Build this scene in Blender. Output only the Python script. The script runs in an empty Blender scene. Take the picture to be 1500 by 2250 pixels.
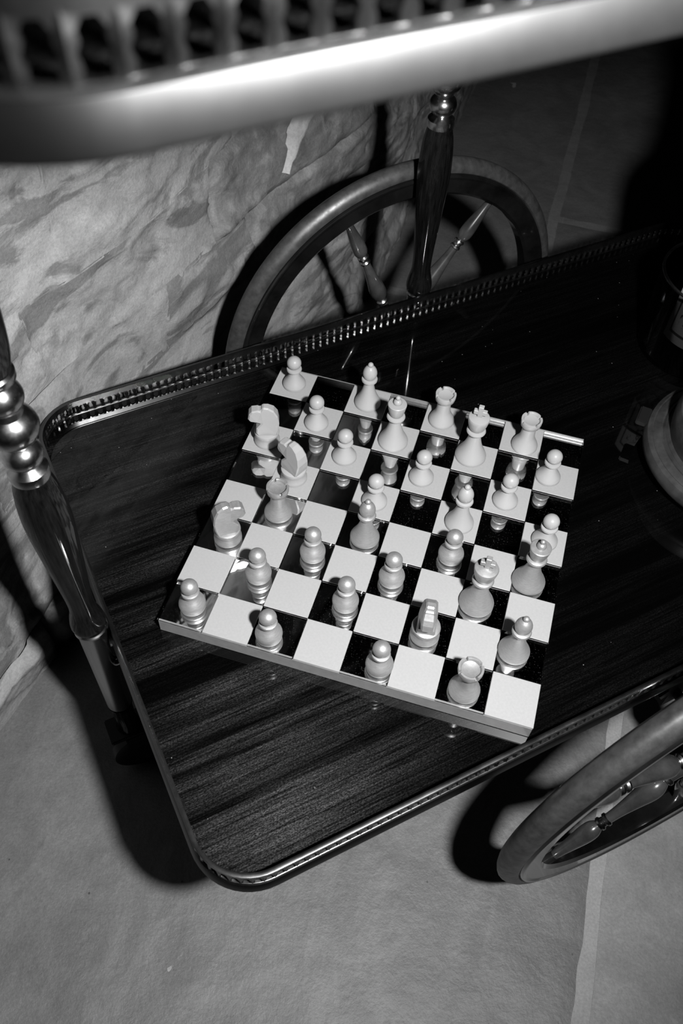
import bpy, bmesh, math, random
from mathutils import Vector, Matrix, noise

# ------------------------------------------------------------------ basics
sc = bpy.context.scene
col = sc.collection
U = 0.036            # one chess square = 36 mm; geometry below is written in squares
ZF = 7.65            # board top stands 7.65 squares above the floor
PI = math.pi
def P(x, y, z): return Vector((x * U, y * U, (z + ZF) * U))

# ------------------------------------------------------------------ camera
CAMR = [[0.95703489, 0.28754288, 0.03746088],
        [0.25171531, -0.75967184, -0.59961496],
        [-0.14395704, 0.58328191, -0.79941139]]
CAMC = (1.76069567, -11.78493847, 16.03813848)
cd = bpy.data.cameras.new('camera'); cam = bpy.data.objects.new('camera', cd); col.objects.link(cam)
rx, ry, rz = Vector(CAMR[0]), Vector(CAMR[1]), Vector(CAMR[2])
M = Matrix((rx, -ry, -rz)).transposed().to_4x4()
M.translation = P(*CAMC); cam.matrix_world = M
cd.sensor_fit = 'VERTICAL'; cd.sensor_height = 36.0; cd.sensor_width = 24.0
cd.lens = 1902.68 * 36.0 / 2250.0
cd.clip_start = 0.01
cd.dof.use_dof = True; cd.dof.focus_distance = 0.70; cd.dof.aperture_fstop = 15.0
sc.camera = cam

# ------------------------------------------------------------------ world, flash, exposure
w = bpy.data.worlds.new('world'); sc.world = w; w.use_nodes = True
w.node_tree.nodes['Background'].inputs[0].default_value = (0.5, 0.5, 0.5, 1)
w.node_tree.nodes['Background'].inputs[1].default_value = 0.0015
ld = bpy.data.lights.new('hand_flash', 'SPOT'); lo = bpy.data.objects.new('hand_flash', ld); col.objects.link(lo)
ld.energy = 109.0; ld.shadow_soft_size = 0.55 * U; ld.spot_size = math.radians(110); ld.spot_blend = 1.0
LPOS = P(6.35, -10.75, 17.4); lo.location = LPOS
lo.rotation_euler = (P(-6.0, 3.0, -2) - LPOS).to_track_quat('-Z', 'Y').to_euler()
vs = sc.view_settings
vs.view_transform = 'Standard'; vs.look = 'None'; vs.gamma = 1.0; vs.exposure = 0.0; vs.use_curve_mapping = False

# ------------------------------------------------------------------ materials
def newmat(name):
    m = bpy.data.materials.new(name); m.use_nodes = True
    nt = m.node_tree; nt.nodes.clear()
    out = nt.nodes.new('ShaderNodeOutputMaterial')
    return m, nt, out
def N_(nt, t, **kw):
    n = nt.nodes.new(t)
    for k, v in kw.items():
        if hasattr(n, k): setattr(n, k, v)
        else: n.inputs[k].default_value = v
    return n
def g(v): return (v, v, v, 1)
def coords(nt, scale=(1, 1, 1), rot=(0, 0, 0), kind='Object'):
    tc = nt.nodes.new('ShaderNodeTexCoord'); mp = nt.nodes.new('ShaderNodeMapping')
    mp.inputs['Scale'].default_value = scale; mp.inputs['Rotation'].default_value = rot
    nt.links.new(tc.outputs[kind], mp.inputs[0]); return mp.outputs[0]
def ramp(nt, src, stops):
    r = nt.nodes.new('ShaderNodeValToRGB'); e = r.color_ramp.elements
    while len(e) < len(stops): e.new(0.5)
    for q, (p, v) in zip(e, stops): q.position = p; q.color = g(v)
    nt.links.new(src, r.inputs[0]); return r.outputs[0]
def noise_tex(nt, vec, scale, detail=4, rough=0.55, dist=0.0):
    n = N_(nt, 'ShaderNodeTexNoise'); n.inputs['Scale'].default_value = scale; n.inputs['Detail'].default_value = detail
    n.inputs['Roughness'].default_value = rough; n.inputs['Distortion'].default_value = dist
    nt.links.new(vec, n.inputs['Vector']); return n.outputs[0]
def math_(nt, op, a, b=None, clamp=False):
    n = nt.nodes.new('ShaderNodeMath'); n.operation = op; n.use_clamp = clamp
    for i, v in enumerate((a, b)):
        if v is None: continue
        if isinstance(v, (int, float)): n.inputs[i].default_value = v
        else: nt.links.new(v, n.inputs[i])
    return n.outputs[0]
def bump(nt, h, strength, dist):
    b = nt.nodes.new('ShaderNodeBump'); b.inputs['Strength'].default_value = strength; b.inputs['Distance'].default_value = dist
    nt.links.new(h, b.inputs['Height']); return b.outputs[0]
def principled(name, base, rough=0.5, metal=0.0, coat=0.0, spec=0.5, grain=None, rgrain=None, bmp=None, chips=0.0):
    """grain=(scale xyz, noise scale, lo, hi) multiplies colour; bmp=(noise scale, strength, distance)."""
    m, nt, out = newmat(name)
    b = nt.nodes.new('ShaderNodeBsdfPrincipled')
    b.inputs['Base Color'].default_value = g(base); b.inputs['Roughness'].default_value = rough
    b.inputs['Metallic'].default_value = metal; b.inputs['Coat Weight'].default_value = coat
    b.inputs['Coat Roughness'].default_value = 0.08; b.inputs['Specular IOR Level'].default_value = spec
    if grain:
        scl, ns, lo_, hi_ = grain
        c = ramp(nt, noise_tex(nt, coords(nt, scl), ns, 6, 0.6), [(0.3, lo_), (0.66, hi_)] + ([(0.705, hi_), (0.72, chips)] if chips else []))
        nt.links.new(c, b.inputs['Base Color'])
    if rgrain:
        scl, ns, lo_, hi_ = rgrain
        c = ramp(nt, noise_tex(nt, coords(nt, scl), ns, 5, 0.6), [(0.3, lo_), (0.7, hi_)])
        nt.links.new(c, b.inputs['Roughness'])
    if bmp:
        nt.links.new(bump(nt, noise_tex(nt, coords(nt), bmp[0], 5, 0.6), bmp[1], bmp[2]), b.inputs['Normal'])
    nt.links.new(b.outputs[0], out.inputs[0]); return m

def stone_material(name, lo_, mid, hi_, mottle, seed, speck=0.0, relief=1.0, rough=0.62, spec=0.09, patch=0.0):
    m, nt, out = newmat(name)
    b = nt.nodes.new('ShaderNodeBsdfPrincipled'); b.inputs['Roughness'].default_value = rough; b.inputs['Specular IOR Level'].default_value = spec
    v = coords(nt, (1, 1, 1)); nt.nodes[-1].inputs['Location'].default_value = (seed, seed * 0.7, seed * 1.3)
    big = noise_tex(nt, v, mottle, 5, 0.62, 0.8)
    c1 = ramp(nt, big, [(0.30, lo_), (0.5, mid), (0.70, hi_)])
    if patch:
        vp = coords(nt, (1.0, 0.55, 1.25), (math.radians(18), 0, 0)); nt.nodes[-1].inputs['Location'].default_value = (seed * 2, seed, seed * 0.3)
        pn = noise_tex(nt, vp, 11, 5, 0.62, 1.6)
        pc = ramp(nt, pn, [(0.50, 1.0), (0.57, 1.0 - patch)])
        mp_ = nt.nodes.new('ShaderNodeMix'); mp_.data_type = 'RGBA'; mp_.blend_type = 'MULTIPLY'; mp_.inputs[0].default_value = 1
        nt.links.new(c1, mp_.inputs[6]); nt.links.new(pc, mp_.inputs[7]); c1 = mp_.outputs[2]
    fine = noise_tex(nt, v, 420, 4, 0.7)
    c2 = ramp(nt, fine, [(0.25, 0.78), (0.75, 1.18)])
    mx = nt.nodes.new('ShaderNodeMix'); mx.data_type = 'RGBA'; mx.blend_type = 'MULTIPLY'; mx.inputs[0].default_value = 1
    nt.links.new(c1, mx.inputs[6]); nt.links.new(c2, mx.inputs[7])
    res = mx.outputs[2]
    if speck:
        vo = N_(nt, 'ShaderNodeTexVoronoi'); vo.inputs['Scale'].default_value = 26; nt.links.new(v, vo.inputs['Vector'])
        sp = ramp(nt, vo.outputs['Distance'], [(0.018, 0.12), (0.035, 1.0)])
        m2 = nt.nodes.new('ShaderNodeMix'); m2.data_type = 'RGBA'; m2.blend_type = 'MULTIPLY'; m2.inputs[0].default_value = speck
        nt.links.new(res, m2.inputs[6]); nt.links.new(sp, m2.inputs[7]); res = m2.outputs[2]
    nt.links.new(res, b.inputs['Base Color'])
    h1 = noise_tex(nt, coords(nt, (1, 1, 1)), 46, 8, 0.62, 0.15); h2 = noise_tex(nt, coords(nt), 520, 3, 0.7)
    h = math_(nt, 'ADD', math_(nt, 'MULTIPLY', h1, 1.0), math_(nt, 'MULTIPLY', h2, 0.16))
    nt.links.new(bump(nt, h, 0.45 * relief, 0.005), b.inputs['Normal'])
    nt.links.new(b.outputs[0], out.inputs[0]); return m

MAT = {}
MAT['wall'] = stone_material('pale_riven_stone', 0.1150, 0.1463, 0.1672, 14, 0.0, 0.35, patch=0.45)
MAT['wall2'] = stone_material('grey_riven_stone', 0.1022, 0.1364, 0.1704, 18, 3.1, 0.35, patch=0.45)
MAT['wall_dark'] = stone_material('dark_mottled_stone', 0.0568, 0.0852, 0.1364, 30, 1.7, 0.2)
MAT['flashlit_ridge'] = stone_material('flashlit_ridge_stone', 0.1761, 0.1989, 0.2216, 30, 2.2, 0.0, 0.5)  # paler than the wall: flash caught by the ridge, put into the colour
MAT['mortar'] = stone_material('wall_mortar', 0.1136, 0.1364, 0.1534, 20, 5.0)
MAT['slab'] = stone_material('floor_slate', 0.0500, 0.0610, 0.0730, 11, 0.4, 0.8, 0.70, 0.52, 0.32, patch=-0.15)
MAT['slab_r'] = stone_material('floor_slate_rough', 0.0860, 0.1060, 0.1340, 16, 7.4, 0.0, 0.5, 0.55, 0.30)
MAT['slab_dark'] = stone_material('floor_slate_dark', 0.0450, 0.0560, 0.0690, 12, 4.2, 0.0, 0.8)
MAT['grout'] = stone_material('floor_grout', 0.138, 0.155, 0.172, 30, 8.1, 0.0, 0.6)
MAT['grout_dark'] = stone_material('floor_grout_grey', 0.0680, 0.0790, 0.0900, 30, 8.6, 0.0, 0.6)

MAT['brass'] = principled('worn_brass', 0.28, 0.24, 1.0, rgrain=((1, 1, 1), 90, 0.16, 0.30))
MAT['brass_band'] = principled('satin_brass_band', 0.036, 0.33, 1.0, rgrain=((1, 1, 1), 40, 0.31, 0.35))
MAT['brass_rail'] = principled('pierced_brass', 0.115, 0.26, 1.0, rgrain=((1, 1, 1), 60, 0.22, 0.30))
MAT['post_wood'] = principled('dark_lacquered_wood', 0.0125, 0.55, 0, coat=0.400, spec=0.025, grain=((9, 9, 0.7), 60, 0.0002, 0.003), chips=0.06)
MAT['rim_wood'] = principled('lacquered_rim_wood', 0.0187, 0.45, 0, coat=0.95, spec=0.037, grain=((1, 1, 1), 30, 0.00094, 0.00375))
MAT['tyre'] = principled('worn_bronzed_tyre', 0.06, 0.5, 0.55, spec=0.2, grain=((1, 1, 1), 120, 0.022, 0.046), rgrain=((1, 1, 1), 200, 0.36, 0.48))
MAT['spoke_wood'] = principled('turned_spoke_wood', 0.0375, 0.25, 0.0, coat=0.800, spec=0.219, grain=((1, 1, 1), 40, 0.009, 0.026))
MAT['iron'] = principled('black_iron', 0.004, 0.45, 0.0, spec=0.15)
MAT['pale'] = principled('pale_painted_wood', 0.1500, 0.38, 0, spec=0.125, bmp=(500, 0.08, 0.0006))
MAT['silver'] = principled('silver_painted_wood', 0.1937, 0.42, 0.62, spec=0.156, grain=((1, 1, 6), 300, 0.16250, 0.21250), bmp=(700, 0.10, 0.0006))
MAT['tile'] = principled('white_tile', 0.3750, 0.55, 0, spec=0.062, grain=((1, 1, 1), 500, 0.14687, 0.15937))
MAT['mirror'] = principled('dark_mirror', 0.85, 0.02, 1.0)
MAT['frame'] = principled('satin_aluminium', 0.1312, 0.45, 0.35, spec=0.156, grain=((1, 1, 1), 160, 0.11875, 0.14375))
MAT['pot'] = principled('dark_turned_wood', 0.0375, 0.42, 0, coat=0.120, spec=0.094, grain=((1, 1, 1), 60, 0.009, 0.024))
MAT['bottle'] = principled('dark_bottle_glass', 0.0006, 0.05, 0, spec=0.3)
MAT['sleeve'] = principled('polished_brass_sleeve', 0.30, 0.22, 1.0)

def make_glass():
    m, nt, out = newmat('clear_glass_tile')
    fr = N_(nt, 'ShaderNodeFresnel'); fr.inputs['IOR'].default_value = 1.45
    tr = nt.nodes.new('ShaderNodeBsdfTransparent'); gl = nt.nodes.new('ShaderNodeBsdfGlossy'); gl.inputs['Roughness'].default_value = 0.01
    mx = nt.nodes.new('ShaderNodeMixShader')
    nt.links.new(fr.outputs[0], mx.inputs[0]); nt.links.new(tr.outputs[0], mx.inputs[1]); nt.links.new(gl.outputs[0], mx.inputs[2])
    # a little dust lying on the glass
    vo = N_(nt, 'ShaderNodeTexVoronoi'); vo.inputs['Scale'].default_value = 620; nt.links.new(coords(nt, kind='Object'), vo.inputs['Vector'])
    d = ramp(nt, vo.outputs['Distance'], [(0.05, 0.5), (0.10, 0.0)])
    df = nt.nodes.new('ShaderNodeBsdfDiffuse'); df.inputs[0].default_value = g(0.12)
    m2 = nt.nodes.new('ShaderNodeMixShader'); nt.links.new(d, m2.inputs[0]); nt.links.new(mx.outputs[0], m2.inputs[1]); nt.links.new(df.outputs[0], m2.inputs[2])
    nt.links.new(m2.outputs[0], out.inputs[0]); return m
MAT['glass'] = make_glass()

def make_smoked():
    m, nt, out = newmat('smoked_glass')
    fr = N_(nt, 'ShaderNodeFresnel'); fr.inputs['IOR'].default_value = 1.25
    tr = nt.nodes.new('ShaderNodeBsdfTransparent'); tr.inputs[0].default_value = g(0.55)
    gl = nt.nodes.new('ShaderNodeBsdfGlossy'); gl.inputs['Roughness'].default_value = 0.04
    mx = nt.nodes.new('ShaderNodeMixShader')
    nt.links.new(fr.outputs[0], mx.inputs[0]); nt.links.new(tr.outputs[0], mx.inputs[1]); nt.links.new(gl.outputs[0], mx.inputs[2])
    nt.links.new(mx.outputs[0], out.inputs[0]); return m
MAT['smoked'] = make_smoked()

def make_tray_wood():
    m, nt, out = newmat('mahogany_veneer')
    v1 = coords(nt, (1.2, 34, 34)); v2 = coords(nt, (12, 420, 420)); v3 = coords(nt, (330, 700, 700))
    bands = noise_tex(nt, v1, 1.5, 4, 0.6, 0.5)
    fib = noise_tex(nt, v2, 1.6, 4, 0.7)
    fleck = noise_tex(nt, v3, 2.0, 3, 0.75)
    a = ramp(nt, bands, [(0.38, 0.05), (0.60, 1.0)]); b = ramp(nt, fib, [(0.36, 0.08), (0.68, 1.0)]); c = ramp(nt, fleck, [(0.42, 0.10), (0.66, 1.0)])
    f = math_(nt, 'MULTIPLY', math_(nt, 'MULTIPLY', a, b), c)
    cr = nt.nodes.new('ShaderNodeMix'); cr.data_type = 'RGBA'; cr.inputs[6].default_value = g(0.0003); cr.inputs[7].default_value = g(0.003)
    nt.links.new(f, cr.inputs[0])
    df = nt.nodes.new('ShaderNodeBsdfDiffuse'); nt.links.new(cr.outputs[2], df.inputs[0])
    an = nt.nodes.new('ShaderNodeBsdfAnisotropic'); an.inputs['Roughness'].default_value = 0.42; an.inputs['Anisotropy'].default_value = 0.45
    cs = nt.nodes.new('ShaderNodeMix'); cs.data_type = 'RGBA'; cs.inputs[6].default_value = g(0.0); cs.inputs[7].default_value = g(0.027)
    nt.links.new(f, cs.inputs[0]); nt.links.new(cs.outputs[2], an.inputs['Color'])
    tv = nt.nodes.new('ShaderNodeVectorTransform'); tv.vector_type = 'VECTOR'; tv.convert_from = 'OBJECT'; tv.convert_to = 'WORLD'
    tv.inputs[0].default_value = (1, 0, 0); nt.links.new(tv.outputs[0], an.inputs['Tangent'])
    ad = nt.nodes.new('ShaderNodeAddShader'); nt.links.new(df.outputs[0], ad.inputs[0]); nt.links.new(an.outputs[0], ad.inputs[1])
    # lacquer
    fr = N_(nt, 'ShaderNodeFresnel'); fr.inputs['IOR'].default_value = 1.5
    gl = nt.nodes.new('ShaderNodeBsdfGlossy'); gl.inputs['Roughness'].default_value = 0.035
    mx = nt.nodes.new('ShaderNodeMixShader'); nt.links.new(fr.outputs[0], mx.inputs[0]); nt.links.new(ad.outputs[0], mx.inputs[1]); nt.links.new(gl.outputs[0], mx.inputs[2])
    # dust specks
    vo = N_(nt, 'ShaderNodeTexVoronoi'); vo.inputs['Scale'].default_value = 70; nt.links.new(coords(nt), vo.inputs['Vector'])
    d = ramp(nt, vo.outputs['Distance'], [(0.022, 0.8), (0.032, 0.0)])
    dd = nt.nodes.new('ShaderNodeBsdfDiffuse'); dd.inputs[0].default_value = g(0.12)
    m2 = nt.nodes.new('ShaderNodeMixShader'); nt.links.new(d, m2.inputs[0]); nt.links.new(mx.outputs[0], m2.inputs[1]); nt.links.new(dd.outputs[0], m2.inputs[2])
    nt.links.new(m2.outputs[0], out.inputs[0]); return m
MAT['tray'] = make_tray_wood()

def make_label():
    m, nt, out = newmat('printed_bottle_label')
    b = nt.nodes.new('ShaderNodeBsdfPrincipled'); b.inputs['Roughness'].default_value = 0.6
    tc = nt.nodes.new('ShaderNodeTexCoord'); sp = nt.nodes.new('ShaderNodeSeparateXYZ'); nt.links.new(tc.outputs['UV'], sp.inputs[0])
    x, y = sp.outputs[0], sp.outputs[1]
    dx = math_(nt, 'MINIMUM', x, math_(nt, 'SUBTRACT', 1.0, x)); dy = math_(nt, 'MINIMUM', y, math_(nt, 'SUBTRACT', 1.0, y))
    dx = math_(nt, 'MULTIPLY', dx, 1.3)
    d = math_(nt, 'MINIMUM', dx, dy)
    line = math_(nt, 'MULTIPLY', math_(nt, 'GREATER_THAN', d, 0.075), math_(nt, 'LESS_THAN', d, 0.10))
    mp = nt.nodes.new('ShaderNodeMapping'); mp.inputs['Scale'].default_value = (9, 7, 1); nt.links.new(tc.outputs['UV'], mp.inputs[0])
    n = noise_tex(nt, mp.outputs[0], 1.2, 3, 0.6, 1.5)
    orn = math_(nt, 'MULTIPLY', math_(nt, 'GREATER_THAN', n, 0.54), math_(nt, 'GREATER_THAN', d, 0.16))
    ink = math_(nt, 'MAXIMUM', line, orn)
    mx = nt.nodes.new('ShaderNodeMix'); mx.data_type = 'RGBA'; mx.inputs[6].default_value = g(0.17); mx.inputs[7].default_value = g(0.02)
    nt.links.new(ink, mx.inputs[0]); nt.links.new(mx.outputs[2], b.inputs['Base Color'])
    nt.links.new(b.outputs[0], out.inputs[0]); return m
MAT['label'] = make_label()

# ------------------------------------------------------------------ object helpers
def mesh_obj(name, verts, faces, mat, parent=None, loc=None, smooth=False, mats=None, fmat=None, scale=U):
    me = bpy.data.meshes.new(name)
    me.from_pydata([(v[0] * scale, v[1] * scale, v[2] * scale) for v in verts], [], faces)
    for mm in (mats or [mat]): me.materials.append(MAT[mm])
    if fmat:
        for p, i in zip(me.polygons, fmat): p.material_index = i
    if smooth is True:
        for p in me.polygons: p.use_smooth = True
    me.update()
    o = bpy.data.objects.new(name, me); col.objects.link(o)
    if parent: o.parent = parent
    if loc is not None: o.location = loc
    if smooth == 'auto': shade_auto(me)
    return o
def shade_auto(me, ang=35):
    for p in me.polygons: p.use_smooth = True
    me.set_sharp_from_angle(angle=math.radians(ang))
def empty(name, loc, rotz=0.0, parent=None):
    o = bpy.data.objects.new(name, None); col.objects.link(o)
    o.location = loc; o.rotation_euler = (0, 0, rotz); o.empty_display_size = 0.02
    if parent: o.parent = parent
    return o
def tag(o, label=None, cat=None, group=None, kind=None):
    if label: o['label'] = label
    if cat: o['category'] = cat
    if group: o['group'] = group
    if kind: o['kind'] = kind
    return o
class MB:
    """collects shapes into one mesh"""
    def __init__(s): s.v = []; s.f = []; s.m = []
    def add(s, v, f, mi=0, M=None):
        k = len(s.v)
        s.v += [tuple(M @ Vector(p)) for p in v] if M is not None else [tuple(p) for p in v]
        s.f += [tuple(i + k for i in q) for q in f]; s.m += [mi] * len(f); return s
    def build(s, name, mat, parent=None, loc=None, smooth='auto', mats=None):
        return mesh_obj(name, s.v, s.f, mat, parent, loc, smooth, mats, s.m if mats else None)
def lathe(prof, seg=32, closed=False):
    """revolve (r, z) pairs about z; r = 0 ends become poles"""
    v, f, rings = [], [], []
    for r, z in prof:
        if r < 1e-6: rings.append([len(v)]); v.append((0, 0, z))
        else:
            rings.append(list(range(len(v), len(v) + seg)))
            v += [(r * math.cos(2 * PI * k / seg), r * math.sin(2 * PI * k / seg), z) for k in range(seg)]
    pairs = list(zip(rings, rings[1:])) + ([(rings[-1], rings[0])] if closed else [])
    for a, b in pairs:
        for k in range(seg):
            k2 = (k + 1) % seg
            if len(a) == 1 and len(b) == 1: continue
            if len(a) == 1: f.append((a[0], b[k2], b[k]))
            elif len(b) == 1: f.append((a[k], a[k2], b[0]))
            else: f.append((a[k], a[k2], b[k2], b[k]))
    return v, f
def smoothprof(pts, n=4):
    """Catmull-Rom through profile points"""
    out = []
    for i in range(len(pts) - 1):
        p0 = pts[max(i - 1, 0)]; p1 = pts[i]; p2 = pts[i + 1]; p3 = pts[min(i + 2, len(pts) - 1)]
        for k in range(n):
            t = k / n
            out.append(tuple(max(0.0, 0.5 * (2 * b + (c - a) * t + (2 * a - 5 * b + 4 * c - d) * t * t + (3 * b - a - 3 * c + d) * t ** 3)) if j == 0 else
                             0.5 * (2 * b + (c - a) * t + (2 * a - 5 * b + 4 * c - d) * t * t + (3 * b - a - 3 * c + d) * t ** 3)
                             for j, (a, b, c, d) in enumerate(zip(p0, p1, p2, p3))))
    out.append(pts[-1]); return out
def ball(r, z, n=10, a0=-90, a1=90, sq=1.0):
    return [(abs(r * math.cos(math.radians(a0 + (a1 - a0) * k / n))), z + sq * r * math.sin(math.radians(a0 + (a1 - a0) * k / n))) for k in range(n + 1)]
def box(x0, x1, y0, y1, z0, z1):
    v = [(x, y, z) for z in (z0, z1) for y in (y0, y1) for x in (x0, x1)]
    return v, [(0, 2, 3, 1), (4, 5, 7, 6), (0, 1, 5, 4), (2, 6, 7, 3), (0, 4, 6, 2), (1, 3, 7, 5)]
def bevel_obj(o, off, seg=2, ang=30):
    bm = bmesh.new(); bm.from_mesh(o.data)
    ed = [e for e in bm.edges if len(e.link_faces) == 2 and e.calc_face_angle() > math.radians(ang)]
    bmesh.ops.bevel(bm, geom=ed, offset=off * U, segments=seg, affect='EDGES', clamp_overlap=True)
    bm.to_mesh(o.data); bm.free(); shade_auto(o.data); return o
def rotx(a): return Matrix.Rotation(a, 4, 'X')
def roty(a): return Matrix.Rotation(a, 4, 'Y')
def rotz(a): return Matrix.Rotation(a, 4, 'Z')
def tr(x, y, z): return Matrix.Translation((x, y, z))

random.seed(5)

# ------------------------------------------------------------------ floor
floor = mesh_obj('floor', *(lambda b: (b[0], b[1]))(box(-30, 45, -40, 75, -0.8, -0.040)), 'grout', loc=P(0, 0, -ZF))
tag(floor, kind='structure')
def slab(x0, x1, y0, y1, mat, nx, ny, seed):
    wob = lambda t, k: 0.10 * noise.noise(Vector((t * 0.35, k * 7.3, seed))) + 0.05 * noise.noise(Vector((t * 1.7, k * 3.1, seed)))
    v, f = [], []
    for j in range(ny + 1):
        for i in range(nx + 1):
            u, q = i / nx, j / ny
            x = x0 + (x1 - x0) * u; y = y0 + (y1 - y0) * q
            xx = x + (wob(y, 1) * (1 - u) + wob(y, 2) * u); yy = y + (wob(x, 3) * (1 - q) + wob(x, 4) * q)
            d = min(x - x0, x1 - x, y - y0, y1 - y)
            h = 0.03 * noise.fractal(Vector((x * 0.22 + seed, y * 0.22, 0)), 1.0, 2.0, 4) + 0.02 * noise.fractal(Vector((x * 1.4 + seed, y * 1.1, 3)), 1.0, 2.0, 3)
            h = -0.005 + max(-0.04, min(0.06, h)) if d > 1e-4 else -0.028
            v.append((xx, yy, h))
    for j in range(ny):
        for i in range(nx):
            a = j * (nx + 1) + i; f.append((a, a + 1, a + nx + 2, a + nx + 1))
    o = mesh_obj('floor_slab', v, f, mat, floor, smooth=True); return o
slab(-14, 7.15, -24, 17.3, 'slab', 90, 150, 1.0)
slab(7.55, 30, -30, 8.5, 'slab_r', 70, 100, 2.0)
slab(7.55, 30, 8.9, 24.8, 'slab_dark', 30, 30, 3.0)
slab(-14, 1.75, 17.7, 60, 'slab_dark', 60, 110, 4.0)
slab(2.25, 7.15, 17.7, 24.8, 'slab_dark', 26, 36, 5.0)
slab(2.25, 30, 25.25, 60, 'slab_dark', 60, 80, 6.0)
slab(-14, 30, -40, -30.3, 'slab', 20, 10, 7.0)
# the joints among the dark far slabs are filled with darker mortar
jm = MB()
for b in ((1.6, 2.4, 17.81, 60, -0.13, -0.030), (2.41, 30, 24.6, 25.4, -0.13, -0.032), (-14, 7.3, 17.2, 17.8, -0.13, -0.029)): jm.add(*box(*b))
jm.build('mortar_joint', 'grout_dark', floor, smooth=False)

# ------------------------------------------------------------------ stone wall on the left
WPTS = [(-15.5, -34), (-11.2, -14), (-9.5, -5), (-9.28, -2), (-9.2, 0.6), (-8.4, 3), (-7.25, 7), (-4.9, 16.2), (-4.1, 26), (-3.6, 38), (-3, 62)]
def wx(y):
    for (x0, y0), (x1, y1) in zip(WPTS, WPTS[1:]):
        if y <= y1: return x0 + (x1 - x0) * (y - y0) / (y1 - y0)
    return WPTS[-1][0]
def wxs(y): return sum(wx(y + d) for d in (-1.2, -0.6, 0, 0.6, 1.2)) / 5
wall = None
v, f = [], []
ys = [-34 + 0.8 * k for k in range(121)]
for z in (-8.2, 30):
    for y in ys: v.append((wxs(y) - 0.22, y, z))
for z in (-8.2, 30):
    for y in ys: v.append((wxs(y) - 3.0, y, z))
n = len(ys)
for k in range(n - 1):
    f += [(k, k + 1, n + k + 1, n + k), (2 * n + k + 1, 2 * n + k, 3 * n + k, 3 * n + k + 1), (n + k, n + k + 1, 3 * n + k + 1, 3 * n + k)]
wall = tag(mesh_obj('wall_left', v, f, 'mortar', loc=P(0, 0, 0)), kind='structure')
def course_edge(c, y): c_ = round(c, 1); return c + 0.22 * noise.noise(Vector((y * 0.16, c_ * 3.7, 1.3))) + 0.025 * (y - 4)
def stone_relief(y, z, seed):
    # riven, layered faces: slanting terraces plus grain
    q = noise.fractal(Vector((y * 0.20 + 1.7, z * 0.42 + y * 0.10, 5.0 + seed * 0.002)), 0.9, 2.1, 6) * 3.0
    k = math.floor(q); fr = q - k
    st = k + (fr / 0.88 * 0.30 if fr < 0.88 else 0.30 + (fr - 0.88) / 0.12 * 0.70)
    return 0.115 * st + 0.05 * noise.fractal(Vector((y * 0.9, z * 1.1, seed)), 1.0, 2.0, 4)
def wall_stone(y0, y1, c0, c1, mat, seed, prot=0.0, res=0.14, tilt=0.0):
    y0 -= 0.03; y1 += 0.03; c0 -= 0.03; c1 += 0.03
    nx = max(8, int((y1 - y0) / res)); nz = max(6, int((c1 - c0) / res))
    v, f = [], []
    for j in range(nz + 1):
        for i in range(nx + 1):
            u, q = i / nx, j / nz
            zz = c0 + (c1 - c0) * q
            y = y0 + (y1 - y0) * u + 0.25 * ((1 - u) * noise.noise(Vector((zz * 0.5, round(y0, 1), 4.0))) + u * noise.noise(Vector((zz * 0.5, round(y1, 1), 4.0))))
            z = course_edge(c0, y) * (1 - q) + course_edge(c1, y) * q
            d = min(min(u, 1 - u) * (y1 - y0), min(q, 1 - q) * (c1 - c0))
            e = min(1.0, d / 0.30); e = e * e * (3 - 2 * e)
            h = prot + 0.05 + stone_relief(y, z, seed) + tilt * (q - 0.5)
            h = max(-0.06, min(0.34 + prot, h))
            h = (0.03 + stone_relief(y, z, 0.0) * 0.8) * (1 - e) + h * e
            v.append((wxs(y) + h, y, z))
    for j in range(nz):
        for i in range(nx):
            a = j * (nx + 1) + i; f.append((a, a + 1, a + nx + 2, a + nx + 1))
    return mesh_obj('wall_stone', v, f, mat, wall, smooth=True)
rs = random.Random(11)
courses = [-7.95, -5.55, -3.35, -1.35, 0.75, 3.1, 6.1, 9.4, 13.2, 17.6, 22.5, 29.6]
cuts = {0: [-33, -20, -9.5, -2.2, 4.2, 10.5, 15.8, 22.5, 31, 42, 61], 1: [-33, -16, -6.2, 0.6, 6.6, 13.2, 18.8, 27, 38, 61],
        2: [-33, -14, -3.9, 2.6, 8.2, 14.0, 20.5, 30, 44, 61], 3: [-33, -12, -1.6, 5.1, 9.0, 16.4, 24, 36, 61],
        4: [-33, -10, 0.9, 7.6, 15.6, 21, 32, 61], 5: [-33, -7, 2.3, 8.6, 16.8, 27, 61]}
for k in range(len(courses) - 1):
    cc = cuts.get(k) or [-33, -12 + k, 1.5 + k * 0.7, 10 + k * 0.5, 19, 33, 61]
    for a, b in zip(cc, cc[1:]):
        vis = k <= 5 and b > -10 and a < 36
        mat = rs.choice(['wall', 'wall', 'wall2'])
        pr = rs.uniform(-0.03, 0.03)
        if k == 0 and b < 5: pr += 0.40
        if a > 14: mat = 'wall'
        if k == 4 and a == 7.6: mat = 'wall_dark'; pr = 0.26
        if k == 3 and a == 9.0: mat = 'wall_dark'; pr = 0.20
        if -6 < a < 4 and 2 <= k <= 5: pr = min(pr, 0.0) - 0.05
        wall_stone(a, b, courses[k], courses[k + 1], mat, rs.uniform(0, 50), pr, 0.13 if vis else 0.8)
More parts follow.
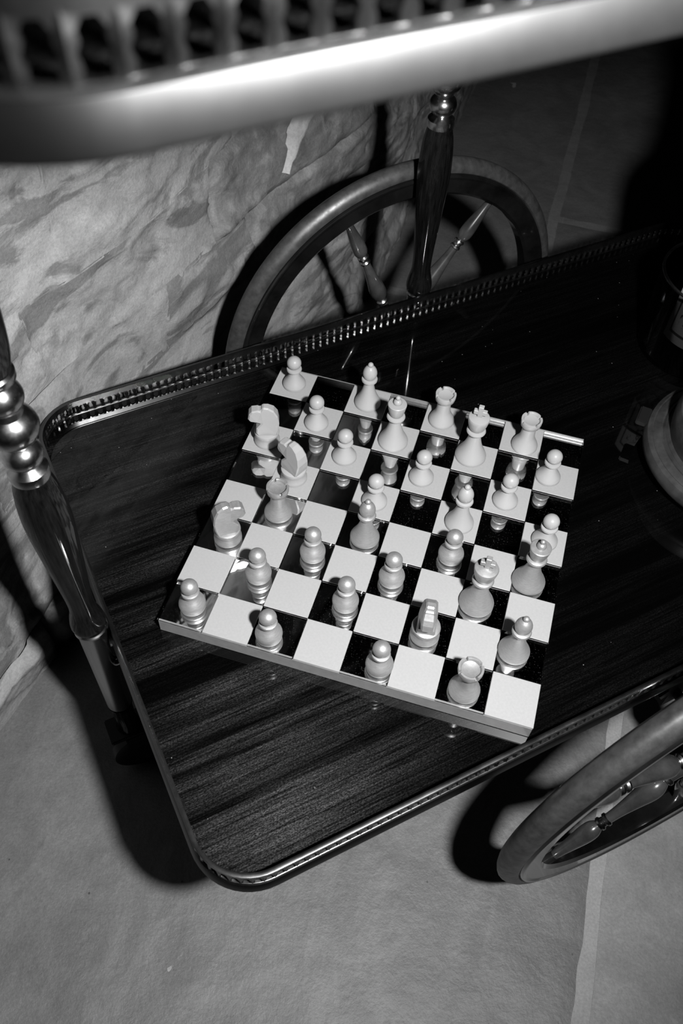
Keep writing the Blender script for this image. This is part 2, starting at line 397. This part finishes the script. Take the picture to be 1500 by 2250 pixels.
# broken ridge on the dark stone, flash brightness put into its pale colour
v, f = [], []
nr, nw = 26, 8
for i in range(nr + 1):
    t = i / nr
    yc = 12.7 + (10.35 - 12.7) * t + 0.05 * noise.noise(Vector((t * 9, 0, 0))); zc = 3.75 + (1.75 - 3.75) * t - (0.35 * max(0, t - 0.8) / 0.2)
    wd = (0.40 - 0.10 * t) * (1.0 if t < 0.72 else max(0.06, 1 - (t - 0.72) / 0.30)) * (1 + 0.25 * noise.noise(Vector((t * 14, 3, 0))))
    if t > 0.74: yc += 0.10
    for j in range(nw + 1):
        a = -1 + 2 * j / nw
        # steep broken face on one side, long soft slope on the other
        hh = 0.26 * ((1 + a) / 0.35 if a < -0.65 else 1 - ((a + 0.65) / 1.65) ** 1.4) * (1 - 0.35 * t) + 0.05 * noise.noise(Vector((yc * 4, a * 2, zc * 4)))
        if j in (0, nw): hh = -0.12
        y, z = yc - 0.62 * a * wd, zc + 0.75 * a * wd * 0.9
        v.append((wxs(y) + 0.24 + hh, y, z))
for i in range(nr):
    for j in range(nw): q = i * (nw + 1) + j; f.append((q, q + 1, q + nw + 2, q + nw + 1))
tag(mesh_obj('stone_ridge', v, f, 'flashlit_ridge', wall, smooth=True), 'broken ridge on the dark stone, coloured as if flash-lit')

# ------------------------------------------------------------------ trolley
ANG = math.radians(43.0579)
ZT = -0.45
trolley = tag(empty('drinks_trolley', P(0, 0, -ZF), ANG), 'dark wooden drinks trolley with brass galleries, turned posts and large spoked wheels', 'trolley')
Zl = lambda z: z + ZF            # height above the floor inside the trolley
S0, S1, N0, N1, RC = -6.60, 14.4, -5.90, 6.72, 1.15
def rr_point(u):
    """point and outward normal at arc length u along the rounded rectangle"""
    a, b = (S1 - S0) - 2 * RC, (N1 - N0) - 2 * RC; q = RC * PI / 2
    segs = [('l', a, (S0 + RC, N0), (1, 0), (0, -1)), ('c', q, (S1 - RC, N0 + RC), -90), ('l', b, (S1, N0 + RC), (0, 1), (1, 0)), ('c', q, (S1 - RC, N1 - RC), 0),
            ('l', a, (S1 - RC, N1), (-1, 0), (0, 1)), ('c', q, (S0 + RC, N1 - RC), 90), ('l', b, (S0, N1 - RC), (0, -1), (-1, 0)), ('c', q, (S0 + RC, N0 + RC), 180)]
    L = 2 * a + 2 * b + 4 * q; u %= L
    for sg in segs:
        if u <= sg[1] + 1e-9:
            if sg[0] == 'l': return sg[2][0] + sg[3][0] * u, sg[2][1] + sg[3][1] * u, sg[4][0], sg[4][1]
            th = math.radians(sg[3]) + u / RC
            return sg[2][0] + RC * math.cos(th), sg[2][1] + RC * math.sin(th), math.cos(th), math.sin(th)
        u -= sg[1]
    return rr_point(0)
def loop_us():
    a, b = (S1 - S0) - 2 * RC, (N1 - N0) - 2 * RC; q = RC * PI / 2
    us = []; u = 0
    for ln, nseg in ((a, 4), (q, 12), (b, 4), (q, 12)) * 2:
        us += [u + ln * k / nseg for k in range(nseg)]; u += ln
    return us
def sweep(section):
    """closed section of (outward offset, z) swept round the tray outline"""
    v, f = [], []; us = loop_us(); m = len(section); n = len(us)
    for u in us:
        x, y, nx, ny = rr_point(u)
        v += [(x + nx * o, y + ny * o, z) for o, z in section]
    for i in range(n):
        for j in range(m):
            a, b = i * m + j, i * m + (j + 1) % m; c, d = ((i + 1) % n) * m + j, ((i + 1) % n) * m + (j + 1) % m
            f.append((a, c, d, b))
    return v, f
def gallery():
    """pierced strip: every cell has a real opening between baluster-shaped uprights"""
    RL = 2 * (S1 - S0 - 2 * RC) + 2 * (N1 - N0 - 2 * RC) + 2 * PI * RC
    NC = round(RL / 0.215); PW = RL / NC
    h0, h1 = 0.022, 0.275
    hole = [(-.30, .02), (0, 0), (.30, .02), (.27, .22), (.36, .42), (.25, .62), (.30, .78), (.14, .98), (-.14, .98), (-.30, .78), (-.25, .62), (-.36, .42), (-.27, .22)]
    outer = [(-.5, -.10), (0, -.10), (.5, -.10), (.5, .22), (.5, .42), (.5, .62), (.5, .8), (.3, 1.18), (-.3, 1.18), (-.5, .8), (-.5, .62), (-.5, .42), (-.5, .22)]
    # corner points so neighbouring cells close up
    hole = hole[:7] + [hole[6]] + hole[7:9] + [hole[9]] + hole[9:]
    outer = outer[:7] + [(.5, 1.18)] + outer[7:9] + [(-.5, 1.18)] + outer[9:]
    v, f = [], []; n = len(hole)
    for c in range(NC):
        k = len(v); uc = (c + 0.5) * PW
        for off in (-0.022, 0.022):
            for ring in (hole, outer):
                for (a, b) in ring:
                    x, y, nx, ny = rr_point(uc + a * PW); o_ = off * (1.9 if abs(a) > 0.45 and ring is outer and 0 < b < 0.9 else 1.0) - 0.045; v.append((x + nx * o_, y + ny * o_, h0 + (h1 - h0) * b))
        for j in range(n):
            j2 = (j + 1) % n
            if hole[j] != hole[j2]:
                f.append((k + j, k + n + j, k + n + j2, k + j2)); f.append((k + 2 * n + j2, k + 3 * n + j2, k + 3 * n + j, k + 2 * n + j))
                f.append((k + j2, k + 2 * n + j2, k + 2 * n + j, k + j))
            else:
                f.append((k + j, k + n + j, k + n + j2)); f.append((k + 2 * n + j, k + 3 * n + j2, k + 3 * n + j))
    mb = MB(); mb.add(v, f)
    rim = [(-0.067, 0.30), (-0.09, 0.33), (-0.095, 0.42), (-0.08, 0.452), (-0.045, 0.462), (-0.012, 0.452), (0.004, 0.42), (0.0, 0.33), (-0.023, 0.30)]
    rv, rf = sweep([(-0.072, 0.285), (-0.072, 0.43), (-0.09, 0.435), (-0.09, 0.455), (-0.045, 0.465), (-0.0, 0.455), (-0.0, 0.435), (-0.018, 0.43), (-0.018, 0.285)])
    mb.add(rv, rf)
    lv, lf = sweep([(-0.075, -0.02), (-0.075, 0.016), (-0.025, 0.018), (-0.012, 0.014), (0.014, -0.012), (0.014, -0.02)])
    mb.add(lv, lf)
    return mb
def tray(name, zt, bd, grow=0.0):
    global S0, S1, N0, N1
    S0 -= grow; N0 -= grow; S1 += grow; N1 += grow
    us = loop_us(); pts = [rr_point(u) for u in us]
    v = [(p[0] - p[2] * 0.07, p[1] - p[3] * 0.07, z) for z in (Zl(zt) - 0.24, Zl(zt)) for p in pts]; n = len(pts)
    f = [tuple(range(n))[::-1], tuple(range(n, 2 * n))] + [(i, (i + 1) % n, n + (i + 1) % n, n + i) for i in range(n)]
    o = mesh_obj(name, v, f, 'tray', trolley)
    gm = gallery(); gm.v = [(x, y, z + Zl(zt)) for x, y, z in gm.v]
    gm.build('gallery_rail', 'brass_rail', o)
    bv, bf = sweep([(-0.068, -bd + .01), (-0.068, -0.02), (0.012, -0.02), (0.016, -0.03), (0.07, -bd + .04), (0.068, -bd + .015), (0.045, -bd), (-0.068, -bd)])
    b = MB(); b.add([(x, y, z + Zl(zt)) for x, y, z in bv], bf)
    tag(b.build('edge_band', 'brass_band', o), 'smooth brass band below the gallery')
    return o
lower = tag(tray('lower_tray', ZT, 0.26), 'glossy striped mahogany lower tray'); upper = tag(tray('upper_tray', 14.262, 0.275, 0.48), 'blurred upper tray close to the camera')

def post(s, n, zbot, foot):
    wood = smoothprof([(.30, -.12), (.355, .0), (.365, .14), (.33, .36), (.275, .62), (.265, .95), (.30, 1.6), (.365, 2.5), (.42, 3.4), (.425, 3.9), (.38, 4.5), (.29, 4.93)])
    o = MB().add(*lathe([(0, -.12)] + wood + [(0, 4.93)], 40)).build('post', 'post_wood', trolley, (s * U, n * U, ZF * U))
    br = [(0, 4.86), (.30, 4.86), (.335, 4.9), (.345, 5.0), (.33, 5.08), (.26, 5.14)] + ball(.335, 5.42, 12, -52, 60, 0.85) + [(.235, 5.69), (.25, 5.72)] + ball(.425, 6.06, 14, -50, 52, 0.9) + [(.26, 6.40), (.25, 6.44)] + ball(.35, 6.70, 12, -45, 50, 0.9) + [(.25, 6.98), (.30, 7.02), (.34, 7.08), (.34, 7.18), (.30, 7.22), (0, 7.22)]
    tag(MB().add(*lathe(br, 40)).build('brass_joint', 'brass', o), 'stacked brass balls and collars')
    up = [(r, 12.1 - z) for r, z in wood][::-1]
    MB().add(*lathe([(0, 7.17)] + up + [(.30, 14.0), (0, 14.0)], 40)).build('upper_section', 'post_wood', o)
    cl = [(0, -.10), (.315, -.10), (.345, -.13), (.345, -.18), (.315, -.21), (.305, -.26), (.30, zbot + .06), (.28, zbot), (0, zbot)]
    tag(MB().add(*lathe(cl, 40)).build('brass_sleeve', 'sleeve', o), 'plain brass sleeve below the wood')
    return o
pl = post(-6.96, 0.32, -3.85, True)
pf = post(4.75, 7.06, -2.6, False); pn = post(4.75, -6.24, -2.6, False)
# tray screw that ties the left post to the tray
sm = MB(); sm.add(*lathe(ball(.125, 0, 8), 16), M=tr(0.27, -0.20, -1.55))
sm.add(*lathe([(0, 0), (.07, 0), (.07, .5), (0, .5)], 14), M=tr(0.27, -0.20, -1.55) @ roty(math.radians(75))); sm.build('tray_screw', 'brass', pl)
MB().add(*box(0.25, 0.6, -0.3, 0.3, -0.72, -0.62)).build('tray_bracket', 'brass', pl)
# fluted foot and castor under the left post
ft = MB(); fv = []; ff = []
zs = [(-3.86, .30), (-3.95, .27), (-4.9, .25), (-5.1, .30), (-5.2, .30)]; sg = 48
for z, r in zs:
    for k in range(sg):
        fl = 0.03 * (0.5 + 0.5 * math.cos(12 * 2 * PI * k / sg)) if r < .29 else 0
        fv.append(((r - fl) * math.cos(2 * PI * k / sg), (r - fl) * math.sin(2 * PI * k / sg), z))
for j in range(len(zs) - 1):
    for k in range(sg): ff.append((j * sg + k, (j + 1) * sg + k, (j + 1) * sg + (k + 1) % sg, j * sg + (k + 1) % sg))
ft.add(fv, ff).build('fluted_foot', 'post_wood', pl)
ca = MB().add(*box(-.55, .55, -.35, .35, -5.35, -5.2)).build('castor', 'iron', trolley, (-6.96 * U, 0.32 * U, ZF * U)); bevel_obj(ca, 0.03)
fk = MB(); fk.add(*box(-.2, .5, -.36, -.28, -6.95, -5.35)); fk.add(*box(-.2, .5, .28, .36, -6.95, -5.35)); fk.build('fork', 'iron', ca)
cw = MB(); cw.add(*lathe([(0, -.2), (.7, -.2), (.85, -.12), (.85, .12), (.7, .2), (0, .2)], 32), M=tr(.2, 0, -6.78) @ rotx(PI / 2)); cw.build('castor_wheel', 'iron', ca)

# wheels
WS, WZ, WR = 4.54, -2.03, 5.60
def wheel(n, phase):
    R_ = rotx(PI / 2)
    rim = [(4.62, -.20), (4.62, .20), (4.70, .27), (5.06, .285), (5.10, .29), (5.13, .315), (5.16, .322), (5.19, .315), (5.21, .29), (5.24, .18), (5.24, -.18), (5.21, -.29), (5.19, -.315), (5.16, -.322), (5.13, -.315), (5.10, -.29), (5.06, -.285), (4.70, -.27)]
    o = MB().add(*lathe(rim, 128, True), M=R_).build('wheel', 'rim_wood', trolley, (WS * U, n * U, Zl(WZ) * U))
    ty = [(5.22, -.22), (5.22, .22), (5.26, .27), (5.34, .275), (5.44, .235), (5.53, .16), (5.585, .07), (5.60, 0), (5.585, -.07), (5.53, -.16), (5.44, -.235), (5.34, -.275), (5.26, -.27)]
    tag(MB().add(*lathe(ty, 128, True), M=R_).build('tyre', 'tyre', o), 'rounded dark worn tyre')
    sp1 = smoothprof([(.095, 4.66), (.10, 4.45), (.135, 4.1), (.175, 3.7), (.165, 3.45), (.095, 3.28)], 4)
    ring1 = [(.10, 3.30), (.135, 3.27), (.14, 3.22), (.105, 3.18), (.10, 3.12), (.135, 3.08), (.135, 3.03), (.10, 3.0)]
    sp2 = smoothprof([(.10, 3.0), (.115, 2.7), (.16, 2.25), (.205, 1.85), (.19, 1.6), (.105, 1.40)], 4)
    ring2 = [(.11, 1.40), (.15, 1.36), (.15, 1.30), (.11, 1.26)]
    sp3 = smoothprof([(.11, 1.26), (.13, 1.0), (.19, 0.7), (.2, .5)], 4)
    for k in range(6):
        a = math.radians(phase + 60 * k); Mx = roty(PI / 2 - a)
        mb = MB(); fat = lambda pr: [(r * 1.18, z) for r, z in pr]
        mb.add(*lathe(fat(sp1), 20), 0, Mx); mb.add(*lathe(fat(ring1), 20), 1, Mx); mb.add(*lathe(fat(sp2), 20), 0, Mx); mb.add(*lathe(fat(ring2), 20), 1, Mx); mb.add(*lathe(fat(sp3), 20), 0, Mx)
        mb.build('spoke', None, o, mats=['spoke_wood', 'brass'])
    hb = MB(); hb.add(*lathe([(0, -.75), (.22, -.75), (.30, -.65), (.34, -.45), (.50, -.38), (.56, -.25), (.58, 0), (.56, .25), (.50, .38), (.34, .45), (.30, .65), (.22, .75), (0, .75)], 36), M=R_)
    hb.build('hub', 'rim_wood', o); return o
wheel(7.83, 53.0); wheel(-7.19, 41.0)
ax = MB(); ax.add(*lathe([(0, -8.1), (.12, -8.1), (.12, 8.1), (0, 8.1)], 16), M=tr(WS, 0.32, Zl(WZ)) @ rotx(PI / 2)); ax.build('axle', 'iron', trolley)
# scrolled iron bracket that carries the axle under the near side of the tray
bk = MB(); prof = [(-1.1, 0), (1.1, 0), (1.1, -.18), (.75, -.25), (.5, -.5), (.42, -.85), (.62, -1.0), (.5, -1.2), (.3, -1.15), (.28, -1.75), (-.28, -1.75), (-.3, -1.15), (-.5, -1.2), (-.62, -1.0), (-.42, -.85), (-.5, -.5), (-.75, -.25), (-1.1, -.18)]
for yy in (-5.7, 6.5):
    m = len(prof); v = [(WS + a, yy + t, Zl(-.71) + b) for t in (-.12, .12) for a, b in prof]
    f = [tuple(range(m))[::-1], tuple(range(m, 2 * m))] + [(i, (i + 1) % m, m + (i + 1) % m, m + i) for i in range(m)]
    MB().add(v, f).build('axle_bracket', 'iron', trolley, smooth=False)

# ------------------------------------------------------------------ chessboard
board = tag(empty('chess_board', P(0, 0, ZT)), 'square glass chessboard with white and dark mirrored squares on the lower tray', 'chess board')
zb = lambda z: z - ZT
TK = 0.05
MB().add(*box(-3.975, 3.975, -3.97, 3.97, zb(-0.30), zb(-TK - 0.004))).build('mirror_plate', 'mirror', board, smooth=False)
MB().add(*box(-3.9, 3.9, -3.9, 3.9, 0.0, zb(-0.30))).build('base_panel', 'iron', board, smooth=False)
for nm, b in (('near', (-3.985, 3.985, -3.995, -3.93)), ('far', (-3.985, 3.985, 3.93, 3.985)), ('l', (-3.95, -3.90, -3.93, 3.93)), ('r', (3.90, 3.95, -3.93, 3.93))):
    o = MB().add(*box(*b, 0.012, zb(-TK - 0.003) if nm in ('near', 'far') else zb(-0.14))).build('edge_strip', 'frame', board, smooth=False); bevel_obj(o, 0.008, 1)
tag(MB().add(*box(-3.99, 3.99, 3.988, 4.01, zb(-0.3), zb(0.002))).build('far_edge_glint', 'frame', board, smooth=False), 'added strip for the bright glass edge at the far side')  # added strip, stands in for the glass edge catching the flash
gp = 0.008
lt = MB().add(*box(-.5 + gp, .5 - gp, -.5 + gp, .5 - gp, -TK, 0)); gtv = box(-.5 + gp * .5, .5 - gp * .5, -.5 + gp * .5, .5 - gp * .5, -TK, -0.0015)
lt0 = lt.build('white_square', 'tile', board, smooth=False); bevel_obj(lt0, 0.006, 1); gt0 = MB().add(*gtv).build('dark_glass_square', 'glass', board, smooth=False)
used = {0: False, 1: False}
for i in range(8):
    for j in range(8):
        k = (i + j) % 2; src = lt0 if k else gt0
        if used[k]: o = src.copy(); col.objects.link(o); o.parent = board
        else: o = src; used[k] = True
        o.location = ((i - 3.5) * U, (j - 3.5) * U, zb(0) * U)

# ------------------------------------------------------------------ chess pieces
def base_prof(r, foot=0.07): return [(0, 0), (r * .95, 0), (r, .018), (r, foot), (r * .985, foot + .015)]
def piece_parts(kind, side):
    """list of (part name, verts, faces)"""
    out = []
    L = lambda name, prof, seg=32: out.append((name, *lathe(prof, seg)))
    if kind == 'pawn':
        if side == 'S': L('body', base_prof(.275, .05) + smoothprof([(.283, .09), (.288, .15), (.27, .22), (.215, .30), (.15, .38), (.115, .45), (.102, .50)], 3) + [(.102, .53), (0, .53)])
        else: L('body', base_prof(.30) + smoothprof([(.292, .09), (.262, .145), (.205, .23), (.155, .32), (.118, .42), (.102, .50)], 3) + [(.102, .53), (0, .53)])
        L('collar', [(0, .505), (.15, .505), (.19, .525), (.197, .555), (.185, .585), (.15, .60), (0, .60)])
        L('head', ball(.183, .755, 14))
    elif kind == 'bishop':
        L('body', base_prof(.335) + smoothprof([(.328, .09), (.295, .16), (.232, .29), (.175, .45), (.135, .62), (.118, .76), (.115, .82)], 3) + [(0, .82)])
        L('collar', [(0, .80), (.15, .80), (.195, .82), (.203, .855), (.19, .89), (.15, .91), (0, .91)])
        L('mitre', [(0, .90), (.13, .90)] + smoothprof([(.155, .94), (.178, 1.04), (.165, 1.14), (.12, 1.23), (.06, 1.285)], 4) + [(0, 1.29)])
        L('finial', ball(.068, 1.325, 10))
    elif kind == 'queen':
        L('body', base_prof(.37) + smoothprof([(.362, .09), (.33, .16), (.262, .29), (.20, .45), (.15, .65), (.128, .80), (.125, .87)], 3) + [(0, .87)])
        L('collar', [(0, .85), (.17, .85), (.215, .87), (.225, .905), (.21, .94), (.16, .965), (0, .965)])
        L('crown', [(0, .955), (.14, .955), (.165, 1.0), (.20, 1.14), (.222, 1.28), (.226, 1.32), (.21, 1.335), (.10, 1.345), (.10, 1.36)] + ball(.105, 1.375, 6, 5, 70) + [(0, 1.47)])
        L('finial', ball(.058, 1.52, 10))
    elif kind == 'king':
        L('body', base_prof(.38) + smoothprof([(.372, .09), (.345, .16), (.275, .30), (.21, .46), (.158, .66), (.132, .82), (.13, .90)], 3) + [(0, .90)])
        L('collar', [(0, .875), (.18, .875), (.222, .895), (.232, .93), (.215, .965), (.17, .985), (0, .985)])
        L('crown', [(0, .98), (.15, .98), (.185, 1.03), (.225, 1.16), (.25, 1.30), (.256, 1.36), (.245, 1.385), (.15, 1.415), (0, 1.43)])
        m = MB(); m.add(*box(-.06, .06, -.055, .055, 1.40, 1.74)); m.add(*box(-.155, .155, -.052, .052, 1.49, 1.61)); out.append(('cross', m.v, m.f))
    elif kind == 'rook':
        L('body', base_prof(.325) + smoothprof([(.318, .09), (.292, .15), (.228, .27), (.188, .37), (.172, .50), (.165, .66), (.168, .72)], 3) + [(0, .72)])
        n = 64; v, f = [], []
        prof = [(.17, .70), (.205, .735), (.235, .77), (.252, .86), (.256, .955), (.25, .965), (.212, .965), (.20, .955), (.185, .90), (.10, .875), (0, .87)]
        vv, ff = lathe(prof, n)
        slots = [(k, w) for k in (0, 16, 32, 48) for w in (0, 1)]
        cutcols = {(k + w + 6) % n for k, w in slots}
        for ring in (4, 5, 6, 7):
            for c in range(n):
                if c in cutcols:
                    x, y, z = vv[ring * n + c]; vv[ring * n + c] = (x, y, .885)
        out.append(('turret', vv, ff))
    elif kind == 'knight':
        L('base', base_prof(.315) + [(.30, .12), (.285, .20), (.29, .27), (.305, .33), (.295, .37), (.24, .40), (0, .40)])
        # side outline of the horse head: (forward, up), half thickness
        prof = [(-.24, .36, .20), (.20, .36, .20), (.25, .46, .20), (.24, .60, .19), (.12, .75, .17), (.26, .765, .135), (.38, .78, .12), (.43, .86, .115), (.40, 1.02, .125), (.33, 1.12, .125),
                (.19, 1.15, .115), (.125, 1.12, .11), (.07, 1.22, .085), (-.06, 1.205, .10), (-.19, 1.12, .12), (-.28, .95, .145), (-.31, .74, .165), (-.29, .55, .19), (-.26, .42, .20)]
        m = len(prof); v = [(a, sg * t, b) for sg in (-1, 1) for a, b, t in prof]
        f = [tuple(range(m)), tuple(range(m, 2 * m))[::-1]] + [(i, m + i, m + (i + 1) % m, (i + 1) % m) for i in range(m)]
        out.append(('horse_head', v, f))
    return out
KINDS = {}
def piece(kind, side, i, j, dx, dy, label, rot=0.0):
    key = (kind, side)
    mat = 'pale' if side == 'W' else 'silver'
    root = empty(kind, P(i - 3.5 + dx, j - 3.5 + dy, 0), math.radians(rot))
    tag(root, label, kind, ('pale' if side == 'W' else 'silver') + ' chess pieces')
    if key not in KINDS:
        KINDS[key] = []
        for nm, v, f in piece_parts(kind, side):
            o = mesh_obj(nm, v, f, mat, root, smooth='auto')
            if nm == 'horse_head':
                bm = bmesh.new(); bm.from_mesh(o.data); bmesh.ops.triangulate(bm, faces=[q for q in bm.faces if len(q.verts) > 4])
                ed = [e for e in bm.edges if len(e.link_faces) == 2 and e.calc_face_angle() > math.radians(50)]
                bmesh.ops.bevel(bm, geom=ed, offset=0.042 * U, segments=1, affect='EDGES', clamp_overlap=True)
                bmesh.ops.recalc_face_normals(bm, faces=bm.faces); bm.to_mesh(o.data); bm.free()
                for q in o.data.polygons: q.use_smooth = False
            if nm == 'cross': bevel_obj(o, 0.012, 1)
            KINDS[key].append((nm, o.data))
    else:
        for nm, me in KINDS[key]:
            o = bpy.data.objects.new(nm, me); col.objects.link(o); o.parent = root
    return root
W_, S_ = 'W', 'S'
PIECES = [
 ('pawn', W_, 0, 7, .017, .0, 'pale pawn on the far left corner square of the board'),
 ('pawn', W_, 1, 6, -.02, -.13, 'pale pawn one square in from the left edge, behind the pale knights'),
 ('knight', W_, 0, 5, .0, -.045, 'pale knight on the left edge square of the board, in side view', 200),
 ('bishop', W_, 2, 7, .0, -.03, 'pale bishop on the far edge of the board'),
 ('queen', W_, 3, 6, -.05, -.09, 'tall pale queen with a cup crown, left of the pale king'),
 ('pawn', W_, 2, 5, -.045, .04, 'pale pawn just right of the two pale knights'),
 ('knight', W_, 1, 4, .0, .04, 'pale knight right behind the leftmost silver rook', 155),
 ('pawn', W_, 3, 4, .015, -.055, 'pale pawn half hidden behind the silver bishop at the board centre'),
 ('rook', S_, 1, 3, -.005, -.055, 'silver rook between the silver knight and the pale knight on the left side'),
 ('rook', W_, 4, 7, -.065, -.02, 'pale rook on the far edge between queen and king'),
 ('king', W_, 5, 6, -.125, .06, 'tall pale king with a cross on its crown'),
 ('rook', W_, 6, 7, .085, -.18, 'pale rook nearest the far right corner of the board'),
 ('pawn', W_, 7, 6, -.20, -.01, 'pale pawn on the right edge beside the pale rook'),
 ('pawn', W_, 4, 5, -.11, .0, 'pale pawn in front of and between the pale queen and king'),
 ('pawn', W_, 6, 5, -.06, -.06, 'pale pawn right of the pale king, one square from the right edge'),
 ('bishop', W_, 5, 4, .04, -.035, 'pale bishop in mid-board in front of the pale king'),
 ('pawn', W_, 7, 4, .005, .075, 'pale pawn half hidden behind the silver queen on the right edge'),
 ('knight', S_, 0, 2, .15, -.07, 'silver knight on the left edge of the board, turned away', 35),
 ('pawn', S_, 1, 1, .15, .19, 'silver pawn in front of the left silver knight, diagonal to the corner pawn'),
 ('pawn', S_, 0, 0, .09, .03, 'silver pawn on the near left corner square of the board'),
 ('pawn', S_, 2, 2, .10, .085, 'silver pawn standing between the silver rook and the silver bishop'),
 ('pawn', S_, 2, 0, -.135, -.15, 'silver pawn on the near edge, second from the left corner'),
 ('pawn', S_, 3, 1, .155, .095, 'silver pawn in the second row, between the two inner near edge pawns'),
 ('pawn', S_, 4, 2, -.06, .0, 'silver pawn in the third row, left of the silver king'),
 ('bishop', S_, 3, 3, .08, -.11, 'silver bishop at the centre of the board'),
 ('pawn', S_, 5, 3, .05, -.015, 'silver pawn right in front of the mid-board pale bishop'),
 ('king', S_, 6, 2, -.16, -.02, 'large silver king with a cross, near the right side'),
 ('knight', S_, 5, 1, -.045, -.12, 'silver knight facing the camera, left of the silver king', -84),
 ('queen', S_, 7, 3, -.17, -.125, 'silver queen on the right edge of the board'),
 ('bishop', S_, 7, 1, -.18, .07, 'silver bishop on the right edge, behind the near rook'),
 ('rook', S_, 6, 0, .01, -.10, 'silver rook on the near edge by the right corner'),
 ('pawn', S_, 4, 0, .24, -.13, 'silver pawn on the near edge, left of the silver rook'),
]
for p in PIECES: piece(*p)

# ------------------------------------------------------------------ pot and bottle at the right edge
pot = tag(empty('turned_pot', P(7.75, 4.6, ZT)), 'dark turned wooden pot with stepped rings at the right edge of the tray', 'pot')
pb = [(0, 0), (1.9, 0), (1.95, .08), (2.0, .18), (2.3, .32), (2.44, .5), (2.46, .66), (2.40, .80), (2.30, .86), (2.27, .84), (2.23, .87), (2.1, .92), (2.05, .90), (2.0, .96), (1.97, .93), (1.9, 1.0), (1.93, 1.3), (1.95, 1.6), (1.88, 1.75), (1.7, 1.8), (0, 1.8)]
MB().add(*lathe([(r * .97, z) for r, z in pb], 96)).build('body', 'pot', pot)
tag(MB().add(*lathe([(0, 1.8), (1.62, 1.8), (1.66, 1.86), (1.62, 1.93), (1.5, 1.94), (1.46, 1.9), (1.4, 1.98), (1.0, 2.15), (.5, 2.25), (0, 2.27)], 96)).build('lid', 'pot', pot), 'ringed lid')
lg = MB().add(*box(-2.62, -2.32, -.28, .28, .62, .80)).build('lug', 'iron', pot); bevel_obj(lg, .03); lg.rotation_euler.z = math.radians(-10)
bucket = tag(empty('glass_bucket', P(6.50, 9.0, ZT)), 'smoked glass bucket holding a bottle, behind the turned pot at the right edge', 'bucket')
MB().add(*lathe([(0, 0), (1.42, 0), (1.48, .04), (1.50, .12), (1.55, 2.40), (1.525, 2.43), (1.50, 2.40), (1.45, .14), (1.40, .09), (0, .09)], 72)).build('vessel', 'smoked', bucket)
tag(MB().add(*lathe([(1.495, 2.42), (1.53, 2.40), (1.565, 2.43), (1.565, 2.47), (1.53, 2.50), (1.495, 2.47)], 72, True)).build('rim', 'brass_rail', bucket), 'thin bright rim')
bottle = tag(empty('bottle', P(6.56, 9.05, ZT + 0.10)), 'dark wine bottle with a bordered pale label, standing in the smoked glass bucket', 'bottle')
bp = [(0, .12), (.8, 0), (1.0, .02), (1.08, .10), (1.10, .25), (1.10, 5.0), (1.07, 5.3), (.98, 5.6), (.82, 5.9), (.62, 6.2), (.5, 6.55), (.44, 7.0), (.42, 8.2), (.42, 8.35), (.50, 8.37), (.50, 8.6), (.44, 8.62), (.42, 8.8), (0, 8.8)]
MB().add(*lathe(bp, 56)).build('glass_body', 'bottle', bottle)
v, f = [], []
a0, a1, nseg = math.radians(-152), math.radians(-10), 36
for r in (1.108, 1.102):
    for zz in (0.53, 3.9):
        for k in range(nseg + 1):
            a = a0 + (a1 - a0) * k / nseg; v.append((r * math.cos(a), r * math.sin(a), zz))
m = nseg + 1
for k in range(nseg): f += [(k, k + 1, m + k + 1, m + k), (2 * m + k + 1, 2 * m + k, 3 * m + k, 3 * m + k + 1), (k + 1, k, 2 * m + k, 2 * m + k + 1), (m + k, m + k + 1, 3 * m + k + 1, 3 * m + k)]
f += [(0, m, 3 * m, 2 * m), (m - 1, 3 * m - 1, 4 * m - 1, 2 * m - 1)]
lb = mesh_obj('front_label', v, f, 'label', bottle)
ul = lb.data.uv_layers.new(name='uv')
for poly in lb.data.polygons:
    for li in poly.loop_indices:
        vi = lb.data.loops[li].vertex_index % (2 * m); ul.data[li].uv = ((vi % m) / nseg, vi // m)
